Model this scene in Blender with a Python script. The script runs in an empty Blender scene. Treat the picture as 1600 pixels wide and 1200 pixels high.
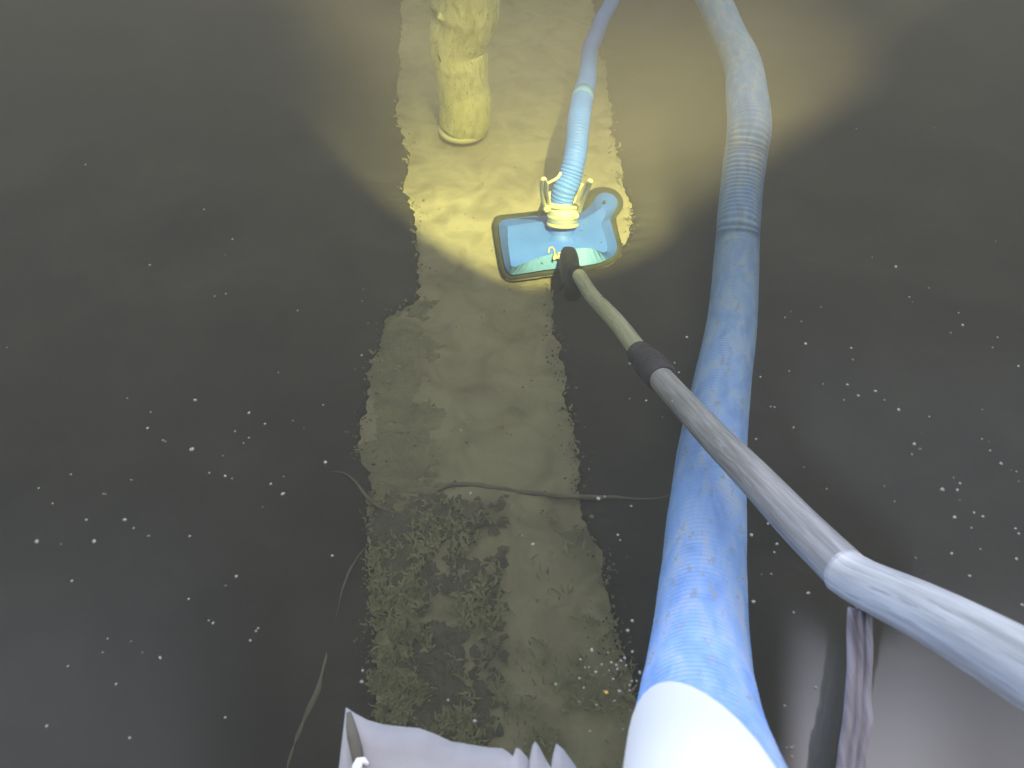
import bpy, bmesh, math, random
from mathutils import Vector, Matrix, noise
random.seed(7)
R = math.radians
sc = bpy.context.scene

# ------------------------------------------------------------------ camera
CAM = Vector((0.0, 0.0, 0.42))
PITCH = R(50.0)                     # looking down by this much
FPX = 1232.0                        # focal length in pixels of a 1600 x 1200 frame
FWD = Vector((0, math.cos(PITCH), -math.sin(PITCH)))
UP = Vector((0, math.sin(PITCH), math.cos(PITCH)))
cd = bpy.data.cameras.new('camera'); cam = bpy.data.objects.new('camera', cd)
sc.collection.objects.link(cam); sc.camera = cam
cam.location = CAM; cam.rotation_euler = (R(90) - PITCH, 0, 0)
cd.sensor_width = 36; cd.lens = 36 * FPX / 1600; cd.clip_start = 0.01; cd.clip_end = 400
cd.dof.use_dof = True; cd.dof.focus_distance = 1.35; cd.dof.aperture_fstop = 18

# ------------------------------------------------------------------ sky, sun, exposure
SUN_EL, SUN_AZ = R(53), R(-13)       # azimuth: direction the light travels, from +Y, negative to -X
LDIR = Vector((math.sin(SUN_AZ) * math.cos(SUN_EL), math.cos(SUN_AZ) * math.cos(SUN_EL), -math.sin(SUN_EL)))
w = bpy.data.worlds.new('World'); sc.world = w; w.use_nodes = True
nt = w.node_tree; bg = nt.nodes['Background']
sky = nt.nodes.new('ShaderNodeTexSky'); sky.sky_type = 'NISHITA'; sky.sun_disc = False
sky.sun_elevation = SUN_EL
sky.sun_rotation = math.pi + SUN_AZ
sky.air_density = 0.6; sky.dust_density = 4.0; sky.ozone_density = 0.5
nt.links.new(sky.outputs[0], bg.inputs[0]); bg.inputs[1].default_value = 0.15
sl = bpy.data.lights.new('sun', 'SUN'); sun = bpy.data.objects.new('sun', sl); sc.collection.objects.link(sun)
sl.energy = 5.0; sl.angle = R(0.53); sl.color = (1.0, 0.94, 0.52)
sun.rotation_euler = LDIR.to_track_quat('-Z', 'Y').to_euler(); sun.location = (0, -4, 6)
sc.view_settings.view_transform = 'Standard'; sc.view_settings.look = 'None'
sc.view_settings.exposure = 2.75; sc.view_settings.gamma = 1
sc.view_settings.use_white_balance = True; sc.view_settings.white_balance_temperature = 7700; sc.view_settings.white_balance_tint = 10
sc.cycles.use_denoising = True
sc.cycles.volume_bounces = 1; sc.cycles.max_bounces = 6; sc.cycles.diffuse_bounces = 2
sc.cycles.sample_clamp_indirect = 4

# ------------------------------------------------------------------ helpers
FLOOR = -0.58
def D(px, py, depth):
    """point seen at a pixel of the 1600 x 1200 frame at a distance along the optical axis"""
    u = (px - 800) / FPX; v = (600 - py) / FPX
    return CAM + (FWD + Vector((1, 0, 0)) * u + UP * v) * depth
def Z(px, py, z):
    u = (px - 800) / FPX; v = (600 - py) / FPX
    d = FWD + Vector((1, 0, 0)) * u + UP * v
    return CAM + d * ((z - CAM.z) / d.z)
def n2(x, y, s=1.0, seed=0.0): return noise.noise(Vector((x * s + seed, y * s - seed, seed * 1.7)))

def link(o): sc.collection.objects.link(o); return o
def tag(o, label=None, cat=None, group=None, kind=None):
    for k, v in (('label', label), ('category', cat), ('group', group), ('kind', kind)):
        if v: o[k] = v
    return o
def empty(name, loc):
    o = bpy.data.objects.new(name, None); o.location = loc; o.empty_display_size = 0.02; link(o); return o
def par(o, p):
    if p is not None:
        o.parent = p
        base = Vector(p.location) if p.parent is None else Vector(p.location) + Vector(p.parent.location)
        o.location = Vector(o.location) - base
    return o
def mobj(name, verts, faces, mat, parent=None, smooth=True):
    """mesh in world coordinates; a child gets its vertices relative to its parent"""
    off = Vector((0, 0, 0)); q = parent
    while q is not None: off += Vector(q.location); q = q.parent
    me = bpy.data.meshes.new(name)
    me.from_pydata([tuple(Vector(v) - off) for v in verts], [], faces); me.update()
    bm = bmesh.new(); bm.from_mesh(me); bmesh.ops.recalc_face_normals(bm, faces=bm.faces); bm.to_mesh(me); bm.free()
    if smooth:
        for p in me.polygons: p.use_smooth = True
    me.materials.append(mat)
    o = bpy.data.objects.new(name, me); link(o)
    if parent is not None: o.parent = parent
    return o
def sheet(name, verts, faces, mat, parent=None, smooth=True):
    return mobj(name, verts, faces, mat, parent, smooth)

def catmull(pts, rad, step):
    """resample a smooth curve through pts (Vectors) with radii, about every step metres"""
    n = len(pts); out = []; orad = []
    for i in range(n - 1):
        p0, p1, p2, p3 = pts[max(i - 1, 0)], pts[i], pts[i + 1], pts[min(i + 2, n - 1)]
        r1, r2 = rad[i], rad[i + 1]
        k = max(1, int(round((p2 - p1).length / step)))
        for j in range(k):
            t = j / k; t2 = t * t; t3 = t2 * t
            out.append(0.5 * ((2 * p1) + (p2 - p0) * t + (2 * p0 - 5 * p1 + 4 * p2 - p3) * t2 + (3 * p1 - p0 - 3 * p2 + p3) * t3))
            orad.append(r1 + (r2 - r1) * (t2 * (3 - 2 * t)))
    out.append(pts[-1].copy()); orad.append(rad[-1])
    return out, orad
def frames(pts):
    fr = []; prev = None
    for i in range(len(pts)):
        t = (pts[min(i + 1, len(pts) - 1)] - pts[max(i - 1, 0)]).normalized()
        if prev is None:
            a = Vector((1, 0, 0)) - t * t.x
            if a.length < 0.2: a = Vector((0, 0, 1)) - t * t.z
        else:
            a = prev - t * prev.dot(t)
        a.normalize(); prev = a; fr.append((t, a, t.cross(a)))
    return fr
def tube_geo(pts, rad, seg=20, cap=True, fn=None, square=0.0):
    fr = frames(pts); V = []; F = []
    for i, (p, r) in enumerate(zip(pts, rad)):
        t, a, b = fr[i]
        for k in range(seg):
            th = 2 * math.pi * k / seg; c, s = math.cos(th), math.sin(th)
            rr = r if fn is None else r * fn(i, th)
            if square:
                rr *= (abs(c) ** 4 + abs(s) ** 4) ** (-0.25 * square)
            V.append(p + (a * c + b * s) * rr)
    n = len(pts)
    for i in range(n - 1):
        for k in range(seg):
            k2 = (k + 1) % seg
            F.append((i * seg + k, i * seg + k2, (i + 1) * seg + k2, (i + 1) * seg + k))
    if cap:
        F.append(tuple(reversed(range(seg)))); F.append(tuple((n - 1) * seg + k for k in range(seg)))
    return V, F
def tube(name, pts, rad, mat, parent=None, seg=20, cap=True, fn=None, smooth=True, square=0.0):
    if not isinstance(rad, (list, tuple)): rad = [rad] * len(pts)
    V, F = tube_geo(pts, rad, seg, cap, fn, square)
    o = mobj(name, V, F, mat, parent, smooth)
    at = o.data.attributes.new('along', 'FLOAT_VECTOR', 'POINT'); d = 0.0; vals = []
    for i in range(len(pts)):
        if i: d += (pts[i] - pts[i - 1]).length
        for k in range(seg): vals += [math.cos(2 * math.pi * k / seg), math.sin(2 * math.pi * k / seg), d]
    at.data.foreach_set('vector', vals); return o
def join_geo(*gs):
    V, F = [], []
    for v, f in gs:
        o = len(V); V += list(v); F += [tuple(i + o for i in q) for q in f]
    return V, F

# ------------------------------------------------------------------ materials
def ramp(nt, stops):
    r = nt.nodes.new('ShaderNodeValToRGB'); el = r.color_ramp.elements
    while len(el) < len(stops): el.new(0.5)
    for e, (p, c) in zip(el, stops): e.position = p; e.color = (*c, 1)
    return r
def material(name, stops, scale=8.0, detail=6, rough=0.7, bump=0.0, bscale=60.0, spec=0.3, stretch=None, distort=0.0, fleck=None, metal=0.0, along=None):
    m = bpy.data.materials.new(name); m.use_nodes = True; t = m.node_tree
    b = t.nodes['Principled BSDF']; b.inputs['Roughness'].default_value = rough
    b.inputs['Specular IOR Level'].default_value = spec; b.inputs['Metallic'].default_value = metal
    tc = t.nodes.new('ShaderNodeTexCoord'); src = tc.outputs['Object']
    if along:
        aa = t.nodes.new('ShaderNodeAttribute'); aa.attribute_name = 'along'; src = aa.outputs['Vector']; stretch = along
    if stretch:
        mp = t.nodes.new('ShaderNodeMapping'); mp.inputs['Scale'].default_value = stretch
        t.links.new(src, mp.inputs[0]); src = mp.outputs[0]
    ns = t.nodes.new('ShaderNodeTexNoise'); ns.inputs['Scale'].default_value = scale
    ns.inputs['Detail'].default_value = detail; ns.inputs['Distortion'].default_value = distort
    t.links.new(src, ns.inputs['Vector'])
    r = ramp(t, stops); t.links.new(ns.outputs['Fac'], r.inputs[0]); col = r.outputs[0]
    if fleck:                                    # (scale, threshold, colour)
        n3 = t.nodes.new('ShaderNodeTexNoise'); n3.inputs['Scale'].default_value = fleck[0]; n3.inputs['Detail'].default_value = 3
        t.links.new(src, n3.inputs['Vector'])
        r3 = ramp(t, [(fleck[1], (0, 0, 0)), (min(fleck[1] + 0.04, 1), (1, 1, 1))]); t.links.new(n3.outputs['Fac'], r3.inputs[0])
        mx = t.nodes.new('ShaderNodeMix'); mx.data_type = 'RGBA'
        t.links.new(r3.outputs[0], mx.inputs[0]); t.links.new(col, mx.inputs[6]); mx.inputs[7].default_value = (*fleck[2], 1)
        col = mx.outputs[2]
    t.links.new(col, b.inputs['Base Color'])
    if bump:
        nb = t.nodes.new('ShaderNodeTexNoise'); nb.inputs['Scale'].default_value = bscale; nb.inputs['Detail'].default_value = 5
        t.links.new(src, nb.inputs['Vector'])
        bp = t.nodes.new('ShaderNodeBump'); bp.inputs['Strength'].default_value = bump; bp.inputs['Distance'].default_value = 0.004
        t.links.new(nb.outputs['Fac'], bp.inputs['Height']); t.links.new(bp.outputs[0], b.inputs['Normal'])
    return m
M = {}
M['floor'] = material('pale_pond_floor', [(0.30, (0.25, 0.225, 0.16)), (0.46, (0.34, 0.31, 0.215)), (0.62, (0.41, 0.375, 0.265)), (0.78, (0.38, 0.35, 0.22))],
                      scale=15, detail=10, rough=0.9, bump=0.8, bscale=55, spec=0.1, distort=0.9, fleck=(120, 0.74, (0.14, 0.13, 0.08)))
M['mud'] = material('dark_silt', [(0.3, (0.045, 0.041, 0.040)), (0.55, (0.066, 0.060, 0.058)), (0.75, (0.090, 0.083, 0.076))],
                    scale=6, detail=9, rough=0.95, bump=0.6, bscale=45, spec=0.05, distort=0.6)
M['film'] = material('thin_silt_film', [(0.3, (0.20, 0.19, 0.13)), (0.5, (0.27, 0.255, 0.17)), (0.7, (0.33, 0.315, 0.20))],
                     scale=22, detail=9, rough=0.95, bump=0.4, bscale=90, spec=0.05, distort=0.8)
M['algae'] = material('pale_green_algae', [(0.3, (0.28, 0.28, 0.17)), (0.6, (0.38, 0.375, 0.23)), (0.8, (0.44, 0.43, 0.27))], scale=40, rough=0.9, spec=0.1)
M['silt_clot'] = material('dark_silt_clot', [(0.3, (0.12, 0.11, 0.088)), (0.7, (0.19, 0.175, 0.135))], scale=50, rough=0.95, spec=0.05)
M['hose'] = material('blue_hose', [(0.30, (0.20, 0.37, 0.74)), (0.48, (0.26, 0.46, 0.84)), (0.57, (0.33, 0.50, 0.80)), (0.68, (0.42, 0.53, 0.72))],
                     scale=1.0, detail=9, rough=0.5, bump=0.1, bscale=5, spec=0.35, distort=0.6, fleck=(2.4, 0.61, (0.30, 0.40, 0.56)), along=(2.2, 2.2, 16))
M['hose_pale'] = material('pale_blue_hose', [(0.3, (0.06, 0.20, 0.66)), (0.7, (0.09, 0.26, 0.76))], scale=16, rough=0.5, spec=0.3)
M['white'] = material('hose_glare', [(0.3, (0.93, 0.93, 0.92)), (0.7, (0.96, 0.96, 0.95))], scale=10, rough=0.45, spec=0.4)
M['head'] = material('blue_plastic', [(0.3, (0.06, 0.20, 0.70)), (0.7, (0.09, 0.25, 0.80))], scale=20, rough=0.5, bump=0.1, bscale=150, spec=0.3, fleck=(95, 0.705, (0.05, 0.10, 0.12)))
M['facet'] = material('teal_plastic', [(0.3, (0.13, 0.34, 0.66)), (0.7, (0.18, 0.42, 0.74))], scale=20, rough=0.45, spec=0.3, fleck=(95, 0.70, (0.06, 0.12, 0.12)))
M['rubber'] = material('dark_rubber', [(0.3, (0.05, 0.055, 0.045)), (0.7, (0.10, 0.105, 0.07))], scale=30, rough=0.8, spec=0.2)
M['clear_plastic'] = material('pale_yellow_plastic', [(0.3, (0.62, 0.60, 0.28)), (0.7, (0.74, 0.72, 0.45))], scale=30, rough=0.3, spec=0.5)
M['grey_plastic'] = material('milky_plastic', [(0.3, (0.38, 0.45, 0.47)), (0.7, (0.48, 0.54, 0.52))], scale=30, rough=0.35, spec=0.5)
M['black'] = material('black_plastic', [(0.3, (0.005, 0.005, 0.007)), (0.7, (0.010, 0.009, 0.012))], scale=40, rough=0.6, spec=0.25)
M['pole'] = material('worn_aluminium', [(0.30, (0.24, 0.235, 0.225)), (0.5, (0.35, 0.34, 0.33)), (0.7, (0.48, 0.47, 0.47))], scale=1.0, detail=8, rough=0.5, bump=0.15, bscale=6, spec=0.4, metal=0.15, fleck=(1.6, 0.60, (0.44, 0.43, 0.45)), along=(4, 4, 14))
M['pole_lit'] = material('lit_scuffed_aluminium', [(0.3, (0.40, 0.40, 0.40)), (0.5, (0.58, 0.58, 0.575)), (0.7, (0.76, 0.75, 0.74))], scale=1.0, detail=8, rough=0.45, bump=0.15, bscale=6, spec=0.5, metal=0.1, fleck=(2.2, 0.62, (0.40, 0.40, 0.42)), along=(4, 4, 9))  # paler than the underwater tube: brighter light above water put into the colour
M['inner_pole'] = material('brassy_tube', [(0.3, (0.36, 0.36, 0.22)), (0.5, (0.48, 0.48, 0.32)), (0.7, (0.58, 0.57, 0.44))], scale=1.0, detail=8, rough=0.5, bump=0.15, bscale=6, spec=0.4, fleck=(2.5, 0.63, (0.18, 0.17, 0.10)), along=(4, 4, 16))
M['collar'] = material('grey_collar', [(0.3, (0.045, 0.040, 0.045)), (0.7, (0.085, 0.078, 0.082))], scale=50, rough=0.7, spec=0.25)
M['pipe'] = material('yellowed_pipe', [(0.30, (0.42, 0.41, 0.19)), (0.46, (0.58, 0.57, 0.26)), (0.66, (0.68, 0.67, 0.36))], scale=1.0, detail=9, rough=0.7, bump=0.35, bscale=3, spec=0.2, distort=1.0, fleck=(4.5, 0.64, (0.14, 0.13, 0.06)), along=(4.5, 4.5, 30))
M['pipe_rim'] = material('bright_pipe_rim', [(0.3, (0.55, 0.53, 0.25)), (0.7, (0.66, 0.65, 0.42))], scale=40, rough=0.5)
M['sheet'] = material('pale_sky_reflection', [(0.3, (0.29, 0.28, 0.275)), (0.5, (0.37, 0.355, 0.35)), (0.7, (0.46, 0.44, 0.435))], scale=16, detail=8, rough=0.55, bump=0.2, bscale=60, spec=0.3)
M['speck'] = material('pale_speck', [(0.3, (0.24, 0.225, 0.20)), (0.7, (0.42, 0.395, 0.36))], scale=300, rough=0.6)
M['dim_speck'] = material('dull_speck', [(0.3, (0.13, 0.125, 0.115)), (0.7, (0.17, 0.165, 0.155))], scale=300, rough=0.8)
M['amber'] = material('amber_glint', [(0.3, (0.75, 0.36, 0.05)), (0.7, (0.85, 0.48, 0.10))], scale=300, rough=0.5)
M['twig'] = material('pale_brown_root', [(0.3, (0.20, 0.17, 0.14)), (0.7, (0.30, 0.255, 0.215))], scale=60, rough=0.9, spec=0.1)
M['shade_plaster'] = material('shade_wall_plaster', [(0.3, (0.26, 0.25, 0.23)), (0.7, (0.36, 0.35, 0.32))], scale=3, detail=8, rough=0.9, bump=0.3)
M['earth'] = material('bank_earth', [(0.3, (0.10, 0.09, 0.065)), (0.7, (0.17, 0.155, 0.11))], scale=3, detail=9, rough=0.95, bump=0.5, bscale=30)

def water_material():
    m = bpy.data.materials.new('murky_water'); m.use_nodes = True; t = m.node_tree
    t.nodes.remove(t.nodes['Principled BSDF'])
    a = t.nodes.new('ShaderNodeVolumeScatter'); a.inputs['Color'].default_value = (1.0, 0.95, 0.87, 1); a.inputs['Density'].default_value = 0.23; a.inputs['Anisotropy'].default_value = 0.1
    b = t.nodes.new('ShaderNodeVolumeAbsorption'); b.inputs['Color'].default_value = (0.28, 0.325, 0.17, 1); b.inputs['Density'].default_value = 1.2
    v = t.nodes.new('ShaderNodeAddShader'); t.links.new(a.outputs[0], v.inputs[0]); t.links.new(b.outputs[0], v.inputs[1])
    t.links.new(v.outputs[0], t.nodes['Material Output'].inputs['Volume'])
    return m
M['water'] = water_material()
def skin_material():
    """thin reflecting film lying on the water near the pole"""
    m = bpy.data.materials.new('surface_film'); m.use_nodes = True; t = m.node_tree
    t.nodes.remove(t.nodes['Principled BSDF']); out = t.nodes['Material Output']
    tr = t.nodes.new('ShaderNodeBsdfTransparent'); gl = t.nodes.new('ShaderNodeBsdfGlossy')
    gl.inputs['Roughness'].default_value = 0.04; gl.inputs['Color'].default_value = (1, 0.94, 0.86, 1)
    at = t.nodes.new('ShaderNodeAttribute'); at.attribute_name = 'cover'
    tc = t.nodes.new('ShaderNodeTexCoord')
    mp = t.nodes.new('ShaderNodeMapping'); mp.inputs['Scale'].default_value = (60, 14, 1)
    t.links.new(tc.outputs['Object'], mp.inputs[0])
    nb = t.nodes.new('ShaderNodeTexNoise'); nb.inputs['Scale'].default_value = 1.0; nb.inputs['Detail'].default_value = 2
    t.links.new(mp.outputs[0], nb.inputs['Vector'])
    bp = t.nodes.new('ShaderNodeBump'); bp.inputs['Strength'].default_value = 0.06; bp.inputs['Distance'].default_value = 0.004
    t.links.new(nb.outputs['Fac'], bp.inputs['Height']); t.links.new(bp.outputs[0], gl.inputs['Normal'])
    mu = t.nodes.new('ShaderNodeMath'); mu.operation = 'MULTIPLY'; mu.inputs[1].default_value = 0.16
    t.links.new(at.outputs['Fac'], mu.inputs[0])
    mx = t.nodes.new('ShaderNodeMixShader')
    t.links.new(mu.outputs[0], mx.inputs[0]); t.links.new(tr.outputs[0], mx.inputs[1]); t.links.new(gl.outputs[0], mx.inputs[2])
    t.links.new(mx.outputs[0], out.inputs['Surface'])
    return m
M['skin'] = skin_material()
M['mirror_strip'] = material('pale_reflection_strip', [(0.35, (0.16, 0.145, 0.15)), (0.5, (0.24, 0.22, 0.23)), (0.65, (0.31, 0.285, 0.30))], scale=90, detail=3, rough=0.6, stretch=(3, 0.12, 1), spec=0.2)

# ------------------------------------------------------------------ the setting
def box_geo(x0, x1, y0, y1, z0, z1):
    V = [Vector(p) for p in ((x0, y0, z0), (x1, y0, z0), (x1, y1, z0), (x0, y1, z0), (x0, y0, z1), (x1, y0, z1), (x1, y1, z1), (x0, y1, z1))]
    F = [(0, 3, 2, 1), (4, 5, 6, 7), (0, 1, 5, 4), (1, 2, 6, 5), (2, 3, 7, 6), (3, 0, 4, 7)]
    return V, F
PX, PY0, PY1 = 4.0, -0.6, 7.0       # the pond's basin
# floor: fine in the part in view
def grid(x0, x1, y0, y1, nx, ny, fz):
    V = [Vector((x0 + (x1 - x0) * i / nx, y0 + (y1 - y0) * j / ny, 0)) for j in range(ny + 1) for i in range(nx + 1)]
    for v in V: v.z = fz(v.x, v.y)
    F = [(j * (nx + 1) + i, j * (nx + 1) + i + 1, (j + 1) * (nx + 1) + i + 1, (j + 1) * (nx + 1) + i) for j in range(ny) for i in range(nx)]
    return V, F
def floor_z(x, y): return FLOOR + 0.0025 * n2(x, y, 9) + 0.002 * n2(x, y, 24, 3)
V, F = grid(-PX - .1, PX + .1, PY0 - .1, PY1 + .1, 230, 220, floor_z)
tag(sheet('pond_floor', V, F, M['floor']), 'pale silty pond bottom laid bare along the strip', None, None, 'structure')

# the cleared strip's edges, read off the photograph and laid on the floor
right_px = [(880, -260), (905, -120), (925, 0), (940, 90), (954, 160), (957, 215), (968, 262), (985, 320), (986, 350), (978, 378), (962, 400), (930, 422),
            (868, 437), (856, 445), (860, 480), (874, 540), (880, 600), (884, 640), (897, 670), (904, 720), (904, 790), (914, 835), (940, 880), (953, 930), (962, 1000), (980, 1050), (995, 1120), (1010, 1200), (1020, 1320)]
left_px = [(640, -260), (635, -120), (628, 0), (625, 100), (618, 180), (632, 215), (640, 260), (632, 300), (648, 335), (650, 380), (656, 430), (652, 470), (606, 500), (590, 555), (570, 625), (560, 690), (572, 735), (584, 770),
           (578, 830), (584, 900), (588, 960), (580, 1010), (584, 1060), (592, 1120), (596, 1200), (600, 1320)]
def edge_fn(px):
    P = sorted(((p.y, p.x) for p in (Z(x, y, FLOOR) for x, y in px)))
    def f(y):
        if y <= P[0][0]: return P[0][1]
        for (a, xa), (b, xb) in zip(P, P[1:]):
            if y <= b: return xa + (xb - xa) * (y - a) / (b - a)
        return P[-1][1]
    return f
fr_, fl_ = edge_fn(right_px), edge_fn(left_px)
def rag(y, s):
    a = 0.010 * n2(y, s, 12) + 0.006 * n2(y, s, 40, 5) + 0.004 * n2(y, s, 110, 9)
    t = max(0.0, n2(y, s, 75, 2) - 0.25)
    return a - 0.014 * t
def silt(name, f, sgn, label):
    ys = []; y = PY0
    while y < PY1:
        ys.append(y); y += 0.0035 if 0.0 < y < 2.4 else 0.05
    ys.append(PY1)
    cols = [(0.0, -0.010), (0.002, 0.003), (0.006, 0.007), (0.014, 0.011), (0.03, 0.014), (0.055, 0.016), (0.09, 0.017), (0.14, 0.018), (0.2, 0.018), (0.3, 0.018), (0.45, 0.018), (0.7, 0.018), (1.1, 0.018), (2.0, 0.018), (9.0, 0.018)]
    V, F = [], []
    for y in ys:
        xe = f(y) + sgn * rag(y, sgn)
        for c, h in cols:
            x = xe + sgn * c
            if abs(x) > PX: x = sgn * PX
            k = min(1, c / 0.05)
            hz = h + k * (0.006 * n2(x, y, 6, 4) + 0.004 * n2(x, y, 17, 8)) if h > 0 else h
            if 0 < c < 0.05: hz += 0.004 * n2(x, y, 60, 6)
            V.append(Vector((x, y, FLOOR + hz)))
    m = len(cols)
    for i in range(len(ys) - 1):
        for j in range(m - 1): F.append((i * m + j, i * m + j + 1, (i + 1) * m + j + 1, (i + 1) * m + j))
    o = sheet(name, V, F, M['mud']); tag(o, label, None, None, 'structure'); return o
silt('silt_bed', fr_, 1, 'dark silt bed on the blue hose side of the strip')
silt('silt_bed', fl_, -1, 'dark silt bed on the open side of the strip')

# water: a closed body of murky volume
V, F = box_geo(-PX, PX, PY0, PY1, FLOOR - 0.12, 0.0)
tag(sheet('water', V, F, M['water'], smooth=False), 'murky still pond water', None, None, 'structure')
# bank: ring of ground round the basin, out to the horizon
bo = [(-150, -150), (150, -150), (150, 150), (-150, 150)]; bi = [(-PX, PY0), (PX, PY0), (PX, PY1), (-PX, PY1)]
V = [Vector((x, y, 0.14)) for x, y in bo] + [Vector((x, y, 0.14)) for x, y in bi] + [Vector((x, y, FLOOR - 0.2)) for x, y in bi]
F = [(i, (i + 1) % 4, 4 + (i + 1) % 4, 4 + i) for i in range(4)] + [(4 + i, 4 + (i + 1) % 4, 8 + (i + 1) % 4, 8 + i) for i in range(4)]
tag(sheet('ground', V, F, M['earth'], smooth=False), 'bare earth bank round the pond', None, None, 'structure')

# wall added unseen behind the viewer: its dipped top shapes the sun pool
WY = -2.2
shade_px = [(-300, -420), (0, -230), (150, -110), (280, 10), (370, 84), (440, 148), (490, 205), (540, 262), (600, 318), (660, 362), (720, 402), (780, 432), (830, 445), (880, 442), (960, 420), (1050, 372), (1120, 312), (1170, 250), (1215, 195), (1265, 140), (1330, 75), (1410, -10), (1520, -120), (1620, -210), (1900, -420)]
top = []
for x, y in shade_px:
    f = Z(x, y, FLOOR); s = (WY - f.y) / LDIR.y; q = f + LDIR * s
    top.append((q.x, q.z))
top = [(top[0][0] - 1.5, top[0][1])] + top + [(top[-1][0] + 1.5, top[-1][1])]
V, F = [], []
for x, z in top:
    V += [Vector((x, WY, 0.1)), Vector((x, WY, z)), Vector((x, WY - 0.3, z + 0.02)), Vector((x, WY - 0.3, 0.1))]
n = len(top)
for i in range(n - 1):
    a, b = i * 4, (i + 1) * 4
    F += [(a, b, b + 1, a + 1), (a + 1, b + 1, b + 2, a + 2), (a + 2, b + 2, b + 3, a + 3), (a + 3, b + 3, b, a)]
F += [(0, 1, 2, 3), tuple((n - 1) * 4 + k for k in (3, 2, 1, 0))]
tag(sheet('shade_wall', V, F, M['shade_plaster'], smooth=False), 'high unseen wall added behind the viewer, its dipped top shaping the sun pool', 'wall')

# added slatted pergola above the wall, behind the viewer: it shades the far water
PZ = 5.0
def to_shade(q, z): return q + LDIR * ((z - q.z) / LDIR.z)
pg = empty('sunshade', Vector((-4.4, -3.0, 0.14))); tag(pg, 'added unseen timber pergola with slats high above the wall behind the viewer', 'sunshade')
py0 = to_shade(Vector((0, 1.33, FLOOR)), PZ).y
for i in range(1, 19):                              # slats that open towards the viewer
    y0 = py0 + 0.034 * i; V, F = box_geo(-4.5, 4.5, y0, y0 + 0.034 * min(0.97, (i / 18.0) ** 0.8), PZ, PZ + 0.012); mobj('shade_slat', V, F, M['earth'], pg, smooth=False)
V, F = box_geo(-4.5, 4.5, py0 + 0.034 * 19, py0 + 1.5, PZ, PZ + 0.04); mobj('shade_board', V, F, M['earth'], pg, smooth=False)
for x in (-4.4, 4.4):
    V, F = box_geo(x - 0.06, x + 0.06, py0 + 0.7, py0 + 0.82, 0.10, PZ); mobj('shade_post', V, F, M['earth'], pg, smooth=False)

# ------------------------------------------------------------------ loose cover on the floor
def blob(c, rx, ry, ang, n, rough, z, seed):
    """small irregular flake: ring of n points and a raised middle"""
    V = [Vector((c.x, c.y, z + 0.003))]; ca, sa = math.cos(ang), math.sin(ang)
    for k in range(n):
        th = 2 * math.pi * k / n; q = 1 + rough * (random.random() - 0.5) * 2
        x, y = rx * math.cos(th) * q, ry * math.sin(th) * q
        V.append(Vector((c.x + x * ca - y * sa, c.y + x * sa + y * ca, z + 0.0004 * random.random())))
    return V, [(0, 1 + k, 1 + (k + 1) % n) for k in range(n)]
def in_strip(p, m=0.0): return fl_(p.y) + m < p.x < fr_(p.y) - m
def scatter(name, mat, count, region, size, zoff, label, asp=(0.4, 1.0), rough=0.5, clump=None, nn=(6, 9)):
    gs = []; tries = 0
    while len(gs) < count and tries < count * 30:
        tries += 1
        px, py = random.uniform(region[0], region[2]), random.uniform(region[1], region[3])
        p = Z(px, py, FLOOR)
        if clump and not clump(px, py, p): continue
        s = size[0] * (size[1] / size[0]) ** random.random()
        gs.append(blob(p, s, s * random.uniform(*asp), random.uniform(0, 6.28), random.randint(*nn), rough, floor_z(p.x, p.y) + zoff + random.uniform(0, 0.002), 0))
    V, F = join_geo(*gs)
    o = sheet(name, V, F, mat); tag(o, label, 'silt' if 'silt' in name else 'algae', None, 'stuff'); return o
# thin smeared silt on the first, half cleaned pass (the strip's side away from the hose)
scatter('thin_silt', M['film'], 1700, (552, 470, 700, 800), (0.002, 0.012), 0.0002, 'thin smeared silt on the half cleaned side of the strip', rough=0.6,
        clump=lambda px, py, p: in_strip(p, -0.004) and random.random() < max(0.0, min(1, (690 - px) / 40)) and n2(p.x, p.y, 16, 2) > -0.25)
scatter('silt_clots', M['silt_clot'], 2600, (560, 775, 800, 1230), (0.002, 0.010), 0.0022, 'dark silt clots caught between algae near the pale reflection', rough=0.7,
        clump=lambda px, py, p: in_strip(p, -0.006) and n2(p.x, p.y, 15, 7) + 0.6 * n2(p.x, p.y, 45, 3) > -0.12 and random.random() < max(0.0, min(1, (800 - px) / 140)))
scatter('silt_crumbs', M['silt_clot'], 150, (600, -40, 1000, 800), (0.0008, 0.0024), 0.001, 'dark silt crumbs strewn over the cleared strip', rough=0.8,
        clump=lambda px, py, p: in_strip(p, 0.0))
def near_edge(px, py, p):
    e = fl_(p.y) if p.x < 0.5 * (fl_(p.y) + fr_(p.y)) else fr_(p.y)
    return abs(p.x - e) < abs(random.gauss(0, 0.016)) and n2(p.x, p.y, 20, 5) > -0.2
scatter('loose_silt', M['film'], 900, (540, 0, 1040, 1220), (0.0006, 0.0028), 0.010, 'loose half grey silt fraying along both edges of the strip', rough=0.7, clump=near_edge)
scatter('dark_silt', M['mud'], 700, (540, 0, 1040, 1220), (0.0006, 0.0028), 0.003, 'dark silt crumbs fallen along both edges of the strip', rough=0.7, clump=near_edge)
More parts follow.
